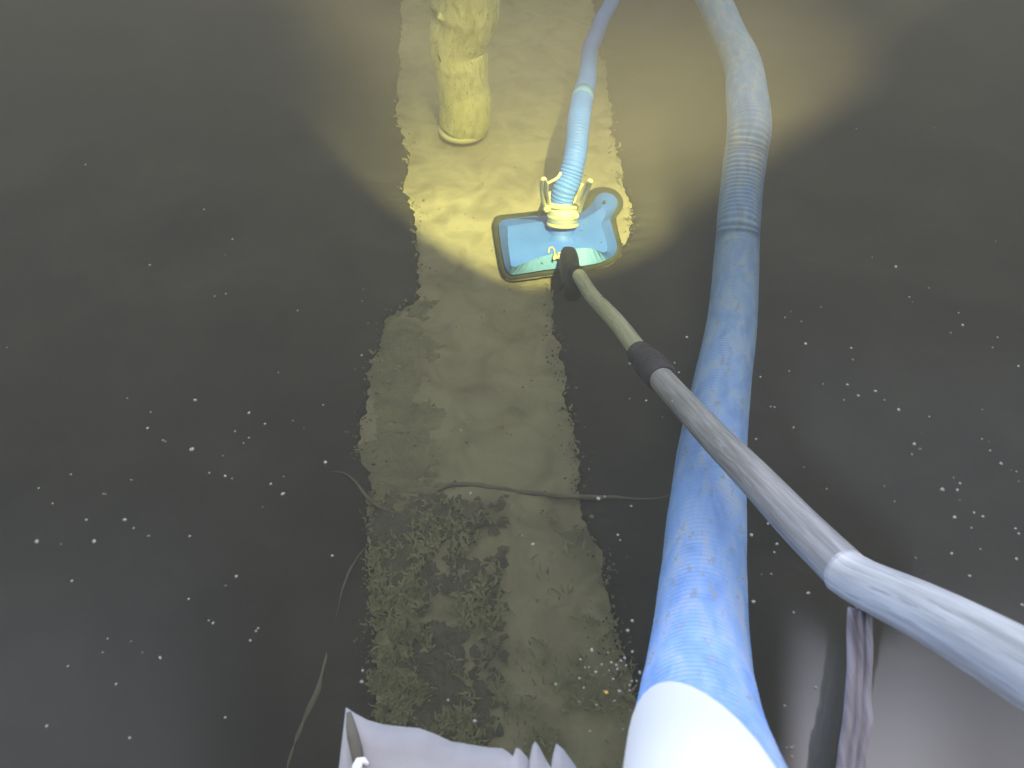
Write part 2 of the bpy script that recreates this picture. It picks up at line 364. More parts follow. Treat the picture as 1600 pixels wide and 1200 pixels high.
# algae: curled ribbons
def ribbon(p, L, wd, z):
    a = math.pi / 2 + random.gauss(0, 0.9); V = []; F = []; n = 5; q = Vector((p.x, p.y, z))
    for i in range(n + 1):
        wv = wd * (1 - 0.6 * abs(2 * i / n - 1)) * random.uniform(0.6, 1.3)
        d = Vector((math.cos(a), math.sin(a), 0)); s = Vector((-d.y, d.x, 0))
        V += [q + s * wv, q - s * wv + Vector((0, 0, random.uniform(0, 0.003)))]
        q = q + d * (L / n) + Vector((0, 0, random.uniform(-0.001, 0.0025))); a += random.uniform(-0.8, 0.8)
    return V, [(2 * i, 2 * i + 1, 2 * i + 3, 2 * i + 2) for i in range(n)]
gs = []; tries = 0
while len(gs) < 3400 and tries < 90000:
    tries += 1
    px, py = random.uniform(565, 1010), random.uniform(790, 1230); p = Z(px, py, FLOOR)
    if not in_strip(p, -0.008): continue
    dens = max(0.10, min(1.0, (800 - px) / 110))
    dens *= 0.4 + max(0, min(1, (py - 790) / 180)) * 0.6
    if n2(p.x, p.y, 26, 11) + 0.5 * n2(p.x, p.y, 70, 4) < 0.0 or random.random() > dens: continue
    gs.append(ribbon(p, random.uniform(0.005, 0.018), random.uniform(0.0006, 0.0024), floor_z(p.x, p.y) + 0.005 + random.uniform(0, 0.003)))
# fringe along both edges of the strip
for f, sg in ((fr_, 1), (fl_, -1)):
    y = 0.05
    while y < 1.9:
        y += random.uniform(0.003, 0.010)
        if random.random() < 0.8: continue
        x = f(y) + sg * rag(y, sg)
        gs.append(ribbon(Vector((x, y, 0)), random.uniform(0.006, 0.016), random.uniform(0.001, 0.003), FLOOR + 0.008 + random.uniform(0, 0.005)))
V, F = join_geo(*gs)
tag(sheet('algae', V, F, M['algae']), 'pale green algae tufts over the near end of the strip', 'algae', None, 'stuff')

# ridges / roots lying on the bottom
def root(pxs, r, z, label, lump=0.35):
    pts = [Z(x, y, FLOOR + (0.0015 if in_strip(Z(x, y, FLOOR), 0.012) else z)) for x, y in pxs]
    p, q = catmull(pts, [r] * len(pts), 0.008)
    p = [v + Vector((0.003 * n2(v.y, v.x, 30, 1), 0.004 * n2(v.x, v.y, 30, 2), 0.002 * n2(v.x, v.y, 50, 4))) for v in p]
    q = [a * (1 + lump * n2(v.x, v.y, 55, 3)) * max(0.08, min(1, i / 14, (len(p) - 1 - i) / 14)) for i, (a, v) in enumerate(zip(q, p))]
    o = tube('root', p, q, M['twig'], seg=8); tag(o, label, 'root', 'roots on the pond bottom'); return o
root([(515, 738), (545, 744), (575, 778), (612, 800), (640, 790), (690, 762), (750, 758), (820, 768), (900, 776), (980, 778), (1060, 776)], 0.0036, 0.0195, 'pale brown root crossing the cleared strip from silt to blue hose')
root([(582, 842), (560, 868), (544, 900), (532, 930), (524, 965)], 0.0032, 0.0190, 'short curved root beside the algae in the dark silt')
root([(512, 1000), (508, 1040), (490, 1090), (470, 1140), (452, 1185), (440, 1240)], 0.0060, 0.0150, 'thick faint brown root in dark silt beside the pale reflection', 0.5)
root([(1245, 402), (1262, 404), (1278, 408), (1290, 414)], 0.0014, 0.024, 'thin short stalk on the silt right of the blue hose', 0.2)

# ------------------------------------------------------------------ standpipe
rows = [(-260, 722, 128), (-120, 726, 122), (0, 727, 112), (16, 727, 111), (31, 725, 104), (50, 719, 97), (75, 715, 89), (91, 719, 90), (106, 720, 86), (134, 722.5, 81), (156, 727, 83), (181, 727, 83), (198, 723, 76)]
yb = Z(725, 200, FLOOR + 0.02).y
base = Vector((Z(725, 200, FLOOR + 0.02).x, yb, FLOOR))
sp = empty('standpipe', base)
tag(sp, 'crusty yellow standpipe ending above the sunlit strip', 'pipe')
pts, rad = [], []
for py, px, wd in rows:
    v = (600 - py) / FPX; d = FWD + Vector((1, 0, 0)) * ((px - 800) / FPX) + UP * v
    dep = (yb - CAM.y) / d.y
    pts.append(CAM + d * dep); rad.append(wd / 2 * dep / FPX * 0.98)
pp, rr = catmull(pts, rad, 0.006)
def lump(i, th): return 1 + 0.035 * noise.noise(Vector((math.cos(th) * 1.5, math.sin(th) * 1.5, i * 0.12))) + 0.012 * noise.noise(Vector((math.cos(th) * 5, math.sin(th) * 5, i * 0.5)))
body = tube('pipe_body', pp, rr, M['pipe'], sp, seg=48, cap=True, fn=lump)
bt = pp[-1]; r0 = rr[-1]
rim = [bt + Vector((0, 0, 0.002)), bt - Vector((0, 0, 0.004)), bt - Vector((0, 0, 0.010)), bt - Vector((0, 0, 0.014))]
tube('pipe_rim', rim, [r0 * 1.0, r0 * 1.035, r0 * 1.0, r0 * 0.80], M['pipe_rim'], sp, seg=48)
def on_pipe(px, py, lift=0.0):
    i = min(range(len(pp)), key=lambda k: abs(600 + FPX * -((pp[k] - CAM).dot(UP) / (pp[k] - CAM).dot(FWD)) - py))
    dep = (pp[i] - CAM).dot(FWD) - rr[i] * 0.9 - lift
    return D(px, py, dep)
tube('slot', [on_pipe(x, y) for x, y in ((705, 42), (712, 39), (720, 38), (728, 37))], [0.003, 0.005, 0.005, 0.003], M['black'], sp, seg=8)
tube('slot', [on_pipe(x, y) for x, y in ((703, 81), (708, 88), (711, 95))], [0.002, 0.0035, 0.002], M['head'], sp, seg=8)
tube('slot', [on_pipe(x, y) for x, y in ((683, 85), (686, 90), (689, 97))], [0.001, 0.002, 0.001], M['rubber'], sp, seg=8)

# ------------------------------------------------------------------ hoses
def corrugated(pts, rad, pitch, amp, mat, name, parent, seg=30):
    p, r = catmull(pts, rad, pitch / 5)
    s = [0.0]
    for a, b in zip(p, p[1:]): s.append(s[-1] + (b - a).length)
    def fn(i, th):
        ph = (s[i] / pitch + th / (2 * math.pi)) * 2 * math.pi        # a helix, as in spiral hose
        c = 0.5 + 0.5 * math.cos(ph)
        return 1 + amp * (c ** 0.35 - 0.82) + 0.012 * noise.noise(Vector((math.cos(th), math.sin(th), s[i] * 9)))
    return tube(name, p, r, mat, parent, seg=seg, fn=fn), p, r
HD = 0.06
hp = [(-420, 940, 44), (-200, 1030, 46), (-60, 1085, 47), (0, 1115, 49), (50, 1137, 50), (100, 1160, 55), (150, 1167, 62), (200, 1171, 66), (250, 1164, 65), (300, 1158, 64), (350, 1154, 65), (400, 1151, 67), (500, 1144, 74), (600, 1128, 86), (700, 1113, 101), (800, 1105, 116), (900, 1099, 128), (1000, 1094, 146), (1060, 1092, 163), (1130, 1092, 194), (1200, 1099, 230), (1300, 1116, 282), (1430, 1145, 330), (1600, 1180, 380)]
pts = []; rad = []
sm = {0: 1.50, 50: 1.42, 100: 1.34, 150: 1.22, 200: 1.15, 250: 1.14, 300: 1.13, 350: 1.11}
for py, px, wd in hp:
    dep = FPX * HD / wd
    if py in sm: dep = sm[py]
    if py < 0: dep = 1.55 + 0.0006 * -py
    dep *= 1.0 + 0.20 * max(0.0, min(1.0, (1040 - py) / 260)) + 0.08 * max(0.0, min(1.0, (600 - py) / 250))
    pts.append(D(px, py, dep)); rad.append(wd / 2 * dep / FPX)
root_h = empty('thick_hose', pts[12]); tag(root_h, 'thick blue ribbed hose rising to an end painted white for sunlight under the pole', 'hose')
_, hpp, hpr = corrugated(pts, rad, 0.0090, 0.20, M['hose'], 'hose_tube', root_h, seg=36)
def row_of(q): return 600 - FPX * (q - CAM).dot(UP) / (q - CAM).dot(FWD)
hs = [to_shade(q, PZ - 0.04) for q in hpp if -60 < row_of(q) < 400][::8]
V, F = [], []
for q in hs: V += [q + Vector((dx, 0, dz)) for dx, dz in ((-0.085, 0), (0.085, 0), (0.085, 0.03), (-0.085, 0.03))]
for i in range(len(hs) - 1):
    for k in range(4): F.append((i * 4 + k, i * 4 + (k + 1) % 4, (i + 1) * 4 + (k + 1) % 4, (i + 1) * 4 + k))
F += [(0, 1, 2, 3), tuple(len(V) - 4 + k for k in range(4))]
mobj('hose_shade', V, F, M['earth'], pg, smooth=False)  # added along the hose's sun line to keep the hose in shade
# overexposed sunlit hose end, painted white from the waterline up
i0 = max(i for i, p in enumerate(hpp) if p.z < -0.10)
e4 = len(hpp) - 3; sv = hpp[i0:e4:4] + [hpp[-1]]; sr = [r * 1.06 for r in hpr[i0:e4:4]] + [hpr[-1] * 1.06]
V, F = tube_geo(sv, sr, 40, True)
bm = bmesh.new(); bv = [bm.verts.new(v) for v in V]
for f in F: bm.faces.new([bv[i] for i in f])
def hose_dep(py): return min(zip(hpp, hpr), key=lambda a: abs(row_of(a[0]) - py))
def glare_pt(px, py):                               # the white end's front surface at a pixel
    best = None
    for v in bm.verts:
        q = v.co - CAM; dp_ = q.dot(FWD)
        e = math.hypot(800 + FPX * q.x / dp_ - px, 600 - FPX * q.dot(UP) / dp_ - py) + 260 * dp_
        if best is None or e < best[0]: best = (e, dp_)
    return D(px, py, best[1])
c3 = [glare_pt(1055, 1062), glare_pt(1008, 1085), glare_pt(1190, 1160)]
pn = (c3[1] - c3[0]).cross(c3[2] - c3[0]).normalized()
if pn.dot(glare_pt(1080, 1190) - c3[0]) < 0: pn = -pn
bmesh.ops.bisect_plane(bm, geom=bm.verts[:] + bm.edges[:] + bm.faces[:], plane_co=c3[0], plane_no=pn, clear_inner=True)
bm.verts.index_update()
SV = [v.co.copy() for v in bm.verts]; SF = [tuple(v.index for v in f.verts) for f in bm.faces]; bm.free()
mobj('hose_glare', SV, SF, M['white'], root_h)

# the head's own hose
sp2 = [(-330, 1010, 2.3), (-160, 990, 2.12), (-60, 975, 1.98), (0, 957, 1.88), (30, 941, 1.82), (55, 931, 1.77), (80, 921, 1.73), (105, 919, 1.68), (125, 917, 1.63), (150, 911, 1.56), (175, 906, 1.50), (200, 903, 1.455), (225, 901, 1.44), (250, 897, 1.43), (275, 891, 1.435), (295, 884, 1.44), (312, 880, 1.45)]
wds = [20, 20, 21, 22, 23, 24, 25, 26, 29, 33, 35, 35, 35, 36, 38, 41, 42]
pts2 = [D(x, y, d) for y, x, d in sp2]; rad2 = [w_ / 2 * d / FPX for w_, (_, _, d) in zip(wds, sp2)]
th_ = empty('thin_hose', pts2[10]); tag(th_, 'thin pale blue ribbed hose clamped into the vacuum head', 'hose')
corrugated(pts2, rad2, 0.0064, 0.15, M['hose_pale'], 'hose_tube', th_, seg=28)
bp_ = [D(x, y, d) for x, y, d in ((912, 147, 1.568), (910.3, 153, 1.552), (909, 158, 1.54))]
tube('hose_band', bp_, [0.0215, 0.0218, 0.0215], M['facet'], th_, seg=28)

# ------------------------------------------------------------------ vacuum head
skirt = [(770, 352), (771, 343), (777, 337), (800, 334), (846, 329), (876, 327), (904, 322), (914, 306), (924, 296), (940, 292), (958, 295), (970, 305), (974, 317), (970, 330), (963, 341),
         (966, 360), (972, 384), (969, 400), (953, 413), (928, 420), (895, 424), (850, 430), (805, 436), (790, 433), (782, 421), (775, 385)]
rimp = [(779, 353), (781, 348), (786, 344), (802, 341), (846, 337), (878, 336), (908, 332), (923, 320), (932, 307), (942, 301), (955, 303), (963, 310), (965, 318), (961, 330), (954, 343),
        (958, 360), (964, 383), (961, 396), (948, 406), (926, 413), (895, 417), (850, 422), (806, 429), (795, 426), (789, 416), (783, 385)]
topp = [(793, 356), (793, 355), (795, 354), (806, 352), (846, 346), (878, 344), (908, 343), (926, 338), (934, 330), (940, 325), (944, 326), (946, 330), (946, 334), (944, 341), (940, 350),
        (943, 362), (948, 380), (948, 392), (940, 394), (924, 388), (898, 389), (846, 401), (822, 410), (801, 417), (797, 404), (794, 380)]
hb = Z(870, 385, FLOOR); vh = empty('vacuum_head', hb)
tag(vh, 'blue vacuum head with dark rim and clamped neck on the sunlit strip', 'vacuum head')
def back_lift(px, py): return 0.0
L = [[Z(x, y, FLOOR + 0.006) for x, y in skirt], [Z(x, y, FLOOR + 0.020) for x, y in skirt], [Z(x, y, FLOOR + 0.026) for x, y in rimp],
     [Z(x, y, FLOOR + 0.034) for x, y in rimp], [Z(x, y, FLOOR + 0.058) for x, y in topp]]
n = len(skirt)
def smooth_loops(loops, k=3):
    out = []
    for lp in loops:
        q = []
        for i in range(n):
            p0, p1, p2, p3 = lp[i - 1], lp[i], lp[(i + 1) % n], lp[(i + 2) % n]
            for j in range(k):
                t = j / k; t2, t3 = t * t, t * t * t
                q.append(0.5 * ((2 * p1) + (p2 - p0) * t + (2 * p0 - 5 * p1 + 4 * p2 - p3) * t2 + (3 * p1 - p0 - 3 * p2 + p3) * t3))
        out.append(q)
    return out
LS = smooth_loops(L); m = n * 3
def loft(loops):
    V = [v for lp in loops for v in lp]; F = []
    for a in range(len(loops) - 1):
        for i in range(m): F.append((a * m + i, a * m + (i + 1) % m, (a + 1) * m + (i + 1) % m, (a + 1) * m + i))
    return V, F
V, F = loft([LS[0], LS[1], LS[2]]); mobj('rubber_skirt', V, F, M['rubber'], vh)
V, F = loft([LS[2], LS[3]]); V2, F2 = loft([LS[3], LS[4]])
front = set(range(18 * 3, 23 * 3))
mobj('body_rim', V, F, M['facet'], vh)
Fb = [f for i, f in enumerate(F2) if i not in front]; Ff = [f for i, f in enumerate(F2) if i in front]
mobj('side_bevel', V2, Fb, M['head'], vh, smooth=False)
mobj('front_facet', V2, Ff, M['facet'], vh, smooth=False)
c = sum(LS[4], Vector()) / m; c.z += 0.004
mobj('top_plate', LS[4] + [c], [(i, (i + 1) % m, m) for i in range(m)], M['head'], vh, smooth=False)
# neck and coupling along the hose's last stretch
ax0, ax1 = D(877, 372, 1.475), pts2[-1]
neck = [ax0, ax0.lerp(ax1, 0.35), ax0.lerp(ax1, 0.7), ax1]
tube('neck', [D(876, 388, 1.462)] + neck, [0.030, 0.026, 0.0245, 0.024, 0.024], M['head'], vh, seg=32)
ca, cb = D(879, 350, 1.452), D(880.5, 320, 1.438)
axis = (cb - ca).normalized()
cp = tube('coupling', [ca.lerp(cb, t) for t in (0, .05, .9, 1)], [0.0255, 0.028, 0.028, 0.0255], M['grey_plastic'], vh, seg=32)
for t, r in ((0.0, 0.0295), (0.42, 0.0295), (0.98, 0.0315)):
    q = ca.lerp(cb, t); tube('coupling_ring', [q - axis * 0.003, q - axis * 0.0015, q + axis * 0.0015, q + axis * 0.003], [r * 0.96, r, r, r * 0.96], M['clear_plastic'], cp, seg=32)
def lever(pxs, r):
    p, q = catmull([D(x, y, d) for x, y, d in pxs], r, 0.004); tube('clamp_lever', p, q, M['clear_plastic'], cp, seg=8)
lever([(854, 328, 1.44), (849, 314, 1.40), (846, 298, 1.35), (846, 284, 1.30), (850, 279, 1.285), (854, 286, 1.31), (855, 300, 1.36), (858, 318, 1.42)], [0.0045, 0.0035, 0.003, 0.003, 0.003, 0.0028, 0.0028, 0.003])
lever([(905, 330, 1.43), (910, 316, 1.39), (916, 303, 1.35), (921, 291, 1.31), (924, 283, 1.285), (919, 283, 1.29), (914, 295, 1.33), (907, 312, 1.40)], [0.0045, 0.0035, 0.003, 0.003, 0.003, 0.0028, 0.0028, 0.003])
p, q = catmull([D(x, y, d) for x, y, d in ((855, 287, 1.36), (864, 282, 1.355), (872, 277, 1.35), (876, 270, 1.35))], [0.0025] * 4, 0.004)
tube('wire_bail', p, q, M['clear_plastic'], cp, seg=8)
p, q = catmull([D(x, y, d) for x, y, d in ((859, 298, 1.42), (858, 310, 1.425), (862, 322, 1.43), (878, 328, 1.42), (894, 323, 1.425), (900, 308, 1.42), (906, 296, 1.40), (910, 287, 1.39))], [0.0024] * 8, 0.004)
tube('wire_bail', p, q, M['clear_plastic'], cp, seg=8)
for x, y in ((855, 326), (899, 337)):
    q = D(x, y, 1.432); tube('clamp_lug', [q, q + (CAM - q).normalized() * 0.012], [0.008, 0.006], M['clear_plastic'], cp, seg=10)
# raised marks beside the clip
def stroke(pxs, r=0.0016): 
    tube('raised_letter', [Z(x, y, FLOOR + 0.0515) + (CAM - Z(x, y, FLOOR + 0.0515)).normalized() * 0.014 for x, y in pxs], r, M['clear_plastic'], vh, seg=6)
stroke([(857, 395), (858, 388), (863, 386), (866, 390), (867, 398), (866, 406)])
stroke([(866, 397), (865, 405)]); stroke([(870, 396), (869, 404)]); stroke([(866, 401), (870, 400)])
stroke([(879, 394), (873, 396), (872, 404), (878, 402)]); stroke([(873, 400), (877, 399)])
for i0_, i1_ in ((17, 20), (20, 23)):
    bq = [Z(x, y, FLOOR + 0.013) for x, y in skirt[i0_:i1_ + 1]]
    p, q = catmull(bq, [0.0042] * len(bq), 0.006); tube('brush_strip', p, [0.0042 * (1 + 0.25 * n2(v.x, v.y, 160, 2)) for v in p], M['film'], vh, seg=8)
for x, y in ((797, 362), (812, 408), (936, 362), (944, 318)):
    q = Z(x, y, FLOOR + 0.052); tube('screw', [q, q + Vector((0, 0, 0.006))], [0.0028, 0.0022], M['rubber'], vh, seg=8)
# black clip
kc = [D(888, 397, 1.445), D(889, 410, 1.415), D(891, 428, 1.375), D(893, 446, 1.34), D(895, 460, 1.315)]
kp, kr = catmull(kc, [0.0150, 0.0180, 0.0175, 0.0160, 0.0135], 0.006)
hc = tube('handle_clip', kp, kr, M['black'], vh, seg=20, square=0.6)
tube('clip_trigger', [D(885, 437, 1.34), D(880, 446, 1.33), D(874, 452, 1.325)], [0.005, 0.004, 0.0025], M['black'], hc, seg=8)
tube('clip_socket', [D(893, 418, 1.375), D(900, 426, 1.345), D(905, 431, 1.325)], [0.012, 0.0135, 0.0125], M['black'], hc, seg=16)
for x, y, d in ((891, 406, 1.403), (896, 446, 1.321)):
    q = D(x, y, d); tube('clip_rivet', [q, q + (CAM - q).normalized() * 0.003], [0.0022, 0.0015], M['grey_plastic'], hc, seg=8)

# ------------------------------------------------------------------ telescopic pole
pole = empty('telescopic_pole', D(1340, 905, 0.46)); tag(pole, 'grey telescopic pole reaching from the lower corner down to the vacuum head', 'pole')
ip = [(903, 428, 1.335), (925, 462, 1.22), (962, 502, 1.06), (990, 538, 0.98), (1004, 556, 0.945)]
p, q = catmull([D(*a) for a in ip], [0.0118] * 5, 0.01)
tube('inner_tube', p, q, M['inner_pole'], pole, seg=24)
k0, k1 = D(938, 476, 1.165), D(940, 478, 1.158)
tube('tube_joint', [k0, k1], [0.0126, 0.0126], M['collar'], pole, seg=24)
wl = D(1338, 908, 0.462)
op = [(1020, 577, 0.90), (1062, 624, 0.82), (1118, 685, 0.71), (1180, 748, 0.612), (1250, 822, 0.535), (1312, 883, 0.482)]
p, q = catmull([D(*a) for a in op] + [wl], [0.0138, 0.0139, 0.0140, 0.0140, 0.0140, 0.0138, 0.0137], 0.012)
tube('outer_tube', p, q, M['pole'], pole, seg=36)
dp = [(1318, 892, 0.470), (1350, 912, 0.450), (1440, 954, 0.382), (1540, 1008, 0.322), (1660, 1078, 0.270), (1800, 1165, 0.225), (2600, 1660, 0.12)]
p, q = catmull([D(*a) for a in dp], [0.01385, 0.0139, 0.0139, 0.0139, 0.0138, 0.0138, 0.0138], 0.012)
tube('upper_tube', p, q, M['pole_lit'], pole, seg=36)
# ribs along the upper tube
for dx, dy in ((-4, 14), (4, -10)):
    qq = [D(x + dx, y + dy, d - 0.0136) for x, y, d in dp[1:]]
    p, q = catmull(qq, [0.0008] * len(qq), 0.02); tube('groove_line', p, q, M['pole'], pole, seg=6)
c0, c1 = D(998, 551, 0.955), D(1036, 592, 0.872); ad = (c1 - c0)
prof = [(0, .0132), (.04, .0160), (.16, .0160), (.18, .0142), (.34, .0142), (.36, .0172), (.44, .0182), (.60, .0182), (.62, .0168), (.68, .0168), (.70, .0184), (.88, .0180), (.97, .0168), (1, .0152)]
lc = tube('locking_collar', [c0 + ad * t for t, _ in prof], [r for _, r in prof], M['collar'], pole, seg=32, smooth=False)
tocam = (CAM - c0).normalized()
for px, py in ((1006, 555), (1000, 562)):
    q = D(px, py, 0.927); tube('collar_hole', [q, q + tocam * 0.0085], [0.0036, 0.0032], M['black'], lc, seg=10)
lv = [D(1022, 560, 0.905), D(1031, 567, 0.885), D(1038, 578, 0.87)]
tube('locking_lever', lv, [0.006, 0.0075, 0.005], M['collar'], lc, seg=10)
tp = [D(1334, 936, 0.452), D(1342, 946, 0.448), D(1352, 952, 0.446), D(1362, 951, 0.444)]
tube('white_blob', tp, [0.0012, 0.0022, 0.0024, 0.0010], M['white'], pole, seg=8)  # small white blob at the pole's waterline

# ------------------------------------------------------------------ sky reflection at the near edge, built as a pale sheet
edge = [(541, 1107), (556, 1117), (575, 1127), (600, 1134), (630, 1137), (655, 1139), (680, 1148), (705, 1160), (735, 1165), (765, 1170), (785, 1171), (795, 1178), (802, 1184), (806, 1170), (812, 1172), (824, 1186), (832, 1192), (832, 1166), (836, 1160), (842, 1168), (852, 1188), (862, 1202), (866, 1182), (869, 1163), (880, 1172), (900, 1200), (925, 1240)]
V, F = [], []; K = 8
for i, (x, y) in enumerate(edge):
    for k in range(K):
        t = k / (K - 1); bx = x + (( 505 + (x - 541) * 1.04) - x) * t; by = y + (1420 - y) * t
        h = 0.004 + 0.004 * t + 0.0035 * n2(x * .01, by * .01, 1.2, 3) * (0.4 + t)
        V.append(Z(bx, by, h))
for i in range(len(edge) - 1):
    for k in range(K - 1): F.append((i * K + k, i * K + k + 1, (i + 1) * K + k + 1, (i + 1) * K + k))
sh = empty('sky_reflection', Z(640, 1190, 0.0)); tag(sh, 'pale lilac sky reflection built as a wavy edged sheet at the near edge', 'sky reflection')
o = mobj('reflection_panel', V, F, M['sheet'], sh)
md = o.modifiers.new('thick', 'SOLIDIFY'); md.thickness = 0.0015; md.offset = -1
dark_band = [Z(x, y, 0.0095) for x, y in ((545, 1113), (548, 1132), (552, 1152), (557, 1172), (562, 1196))]
tube('dark_band', dark_band, [0.0012, 0.0024, 0.0030, 0.0030, 0.0028], M['silt_clot'], sh, seg=8)  # dark band within the reflection, built as a tube
tube('bright_tip', [Z(x, y, 0.0125) for x, y in ((556, 1215), (558, 1198), (562, 1190), (568, 1188), (575, 1194))], [0.0022, 0.0026, 0.0024, 0.0016, 0.0008], M['white'], sh, seg=8)

# ------------------------------------------------------------------ film on the open water: it mirrors the sky
def sm(t): t = max(0.0, min(1.0, t)); return t * t * (3 - 2 * t)
def film(x0, x1, y0, y1, nx, ny, cover, label):
    V, cv, F, keep = [], [], [], []
    for j in range(ny + 1):
        for i in range(nx + 1):
            px = x0 + (x1 - x0) * i / nx; py = y0 + (y1 - y0) * j / ny
            V.append(Z(px, py, 0.0004)); cv.append(cover(px, py))
    for j in range(ny):
        for i in range(nx):
            q = (j * (nx + 1) + i, j * (nx + 1) + i + 1, (j + 1) * (nx + 1) + i + 1, (j + 1) * (nx + 1) + i)
            if max(cv[k] for k in q) > 0.004: F.append(q)
    fo = sheet('water_film', V, F, M['skin']); tag(fo, label, 'water film', None, 'stuff')
    at = fo.data.attributes.new('cover', 'FLOAT', 'POINT')
    for i, a in enumerate(cv): at.data[i].value = a
POLE = [(1000, 553), (1062, 624), (1118, 685), (1180, 748), (1250, 822), (1338, 908)]
def off_pole(px, py):
    if px > 1420: return 1.0
    d = min(math.hypot(px - a, py - b) for (xa, ya), (xb, yb) in zip(POLE, POLE[1:]) for a, b in ((xa + (xb - xa) * t / 4, ya + (yb - ya) * t / 4) for t in range(5)))
    return sm((d - 62) / 70)
film(1200, 2000, 420, 1500, 80, 90, lambda px, py: off_pole(px, py) * sm((px - 1205) / 70) * sm((2000 - px) / 250) * (0.085 * sm((py - 430) / 300) + 0.915 * sm((py - 880) / 330) * (1 - 0.45 * sm((px - 1400) / 150))),
     'faint sky sheen on the water right of the thick hose')
film(-500, 430, 640, 1500, 60, 60, lambda px, py: 0.14 * sm((py - 650) / 520) * sm((425 - px) / 220) * sm((px + 500) / 200), 'faint sky sheen on the water left of the strip')
# the pole's reflection, built as a pale strip lying on the water
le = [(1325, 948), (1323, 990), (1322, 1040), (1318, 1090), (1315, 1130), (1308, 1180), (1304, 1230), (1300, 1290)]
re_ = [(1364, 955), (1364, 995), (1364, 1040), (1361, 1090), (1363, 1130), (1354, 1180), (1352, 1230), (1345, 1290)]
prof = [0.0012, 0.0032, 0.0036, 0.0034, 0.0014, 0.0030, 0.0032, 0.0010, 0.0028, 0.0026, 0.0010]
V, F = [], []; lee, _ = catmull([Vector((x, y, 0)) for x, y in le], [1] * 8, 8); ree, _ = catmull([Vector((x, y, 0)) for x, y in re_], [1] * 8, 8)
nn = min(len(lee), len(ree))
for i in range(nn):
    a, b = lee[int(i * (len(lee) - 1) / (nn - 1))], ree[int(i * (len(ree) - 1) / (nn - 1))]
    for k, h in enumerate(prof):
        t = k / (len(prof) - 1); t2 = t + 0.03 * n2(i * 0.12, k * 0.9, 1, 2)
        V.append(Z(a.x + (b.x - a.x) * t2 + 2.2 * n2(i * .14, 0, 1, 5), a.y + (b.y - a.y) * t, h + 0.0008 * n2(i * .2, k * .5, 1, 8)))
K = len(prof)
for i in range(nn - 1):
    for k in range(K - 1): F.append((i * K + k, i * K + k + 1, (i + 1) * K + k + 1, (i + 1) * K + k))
o = mobj('pole_reflection', V, F, M['mirror_strip'], pole); o['label'] = 'pale reflection of the pole built as a strip on the water'

# ------------------------------------------------------------------ specks floating on the water
def speck_mesh(name, mat, seed):
    rnd = random.Random(seed); bm = bmesh.new(); bmesh.ops.create_icosphere(bm, subdivisions=1, radius=1.0)
    for v in bm.verts: v.co *= rnd.uniform(0.65, 1.2); v.co.z *= 0.6
    me = bpy.data.meshes.new(name); bm.to_mesh(me); bm.free(); me.materials.append(mat)
    for p in me.polygons: p.use_smooth = True
    return me
ME = [speck_mesh('speck', M['speck'], k) for k in range(4)]; MDm = [speck_mesh('dull_speck', M['dim_speck'], k + 9) for k in range(3)]
MA = [speck_mesh('amber_glint', M['amber'], 20)]
def speck(px, py, size, meshes, label, group, name='floating_speck', cat='speck'):
    z = 0.001; p = Z(px, py, z); dep = (p - CAM).dot(FWD)
    o = bpy.data.objects.new(name, random.choice(meshes)); link(o); o.location = p
    s = size * dep / FPX / 2 * random.uniform(0.48, 0.80); o.scale = (s * random.uniform(.8, 1.2), s * random.uniform(.8, 1.3), s); o.rotation_euler = (0, 0, random.uniform(0, 6.28))
    tag(o, label, cat, group)
LEFT = [(133, 257, 6), (319, 327, 5), (363, 374, 6), (234, 414, 8), (352, 398, 4), (353, 459, 5), (335, 463, 5), (11, 543, 4), (199, 622, 6), (305, 625, 7), (235, 644, 5), (230, 669, 8), (389, 645, 9),
        (367, 674, 6), (380, 692, 5), (389, 684, 6), (299, 702, 11), (327, 739, 8), (352, 744, 7), (111, 741, 7), (60, 763, 7), (82, 787, 6), (135, 812, 7), (195, 812, 12), (209, 825, 7), (58, 846, 12), (147, 846, 14), (296, 838, 8),
        (414, 662, 6), (435, 582, 5), (457, 657, 5), (505, 633, 4), (423, 756, 8), (442, 772, 8), (508, 722, 9), (565, 555, 7), (566, 470, 4), (568, 452, 3), (254, 688, 4), (165, 772, 4), (369, 901, 9), (519, 868, 7), (295, 936, 8), (333, 974, 8), (326, 969, 6),
        (400, 986, 8), (403, 982, 8), (391, 1001, 9), (168, 998, 7), (250, 1028, 8), (181, 1069, 8), (73, 1135, 9), (203, 1153, 8), (352, 1121, 8), (106, 1041, 7), (112, 908, 7), (567, 1048, 8), (565, 1065, 10), (465, 485, 4), (575, 505, 4)]
LEFTD = [(205, 750, 8), (162, 772, 6), (352, 915, 8), (160, 1020, 8), (222, 1020, 7), (205, 1002, 7), (362, 748, 6), (258, 690, 6), (348, 712, 7), (232, 838, 9), (95, 850, 8), (410, 792, 5), (443, 745, 6), (475, 668, 5)]
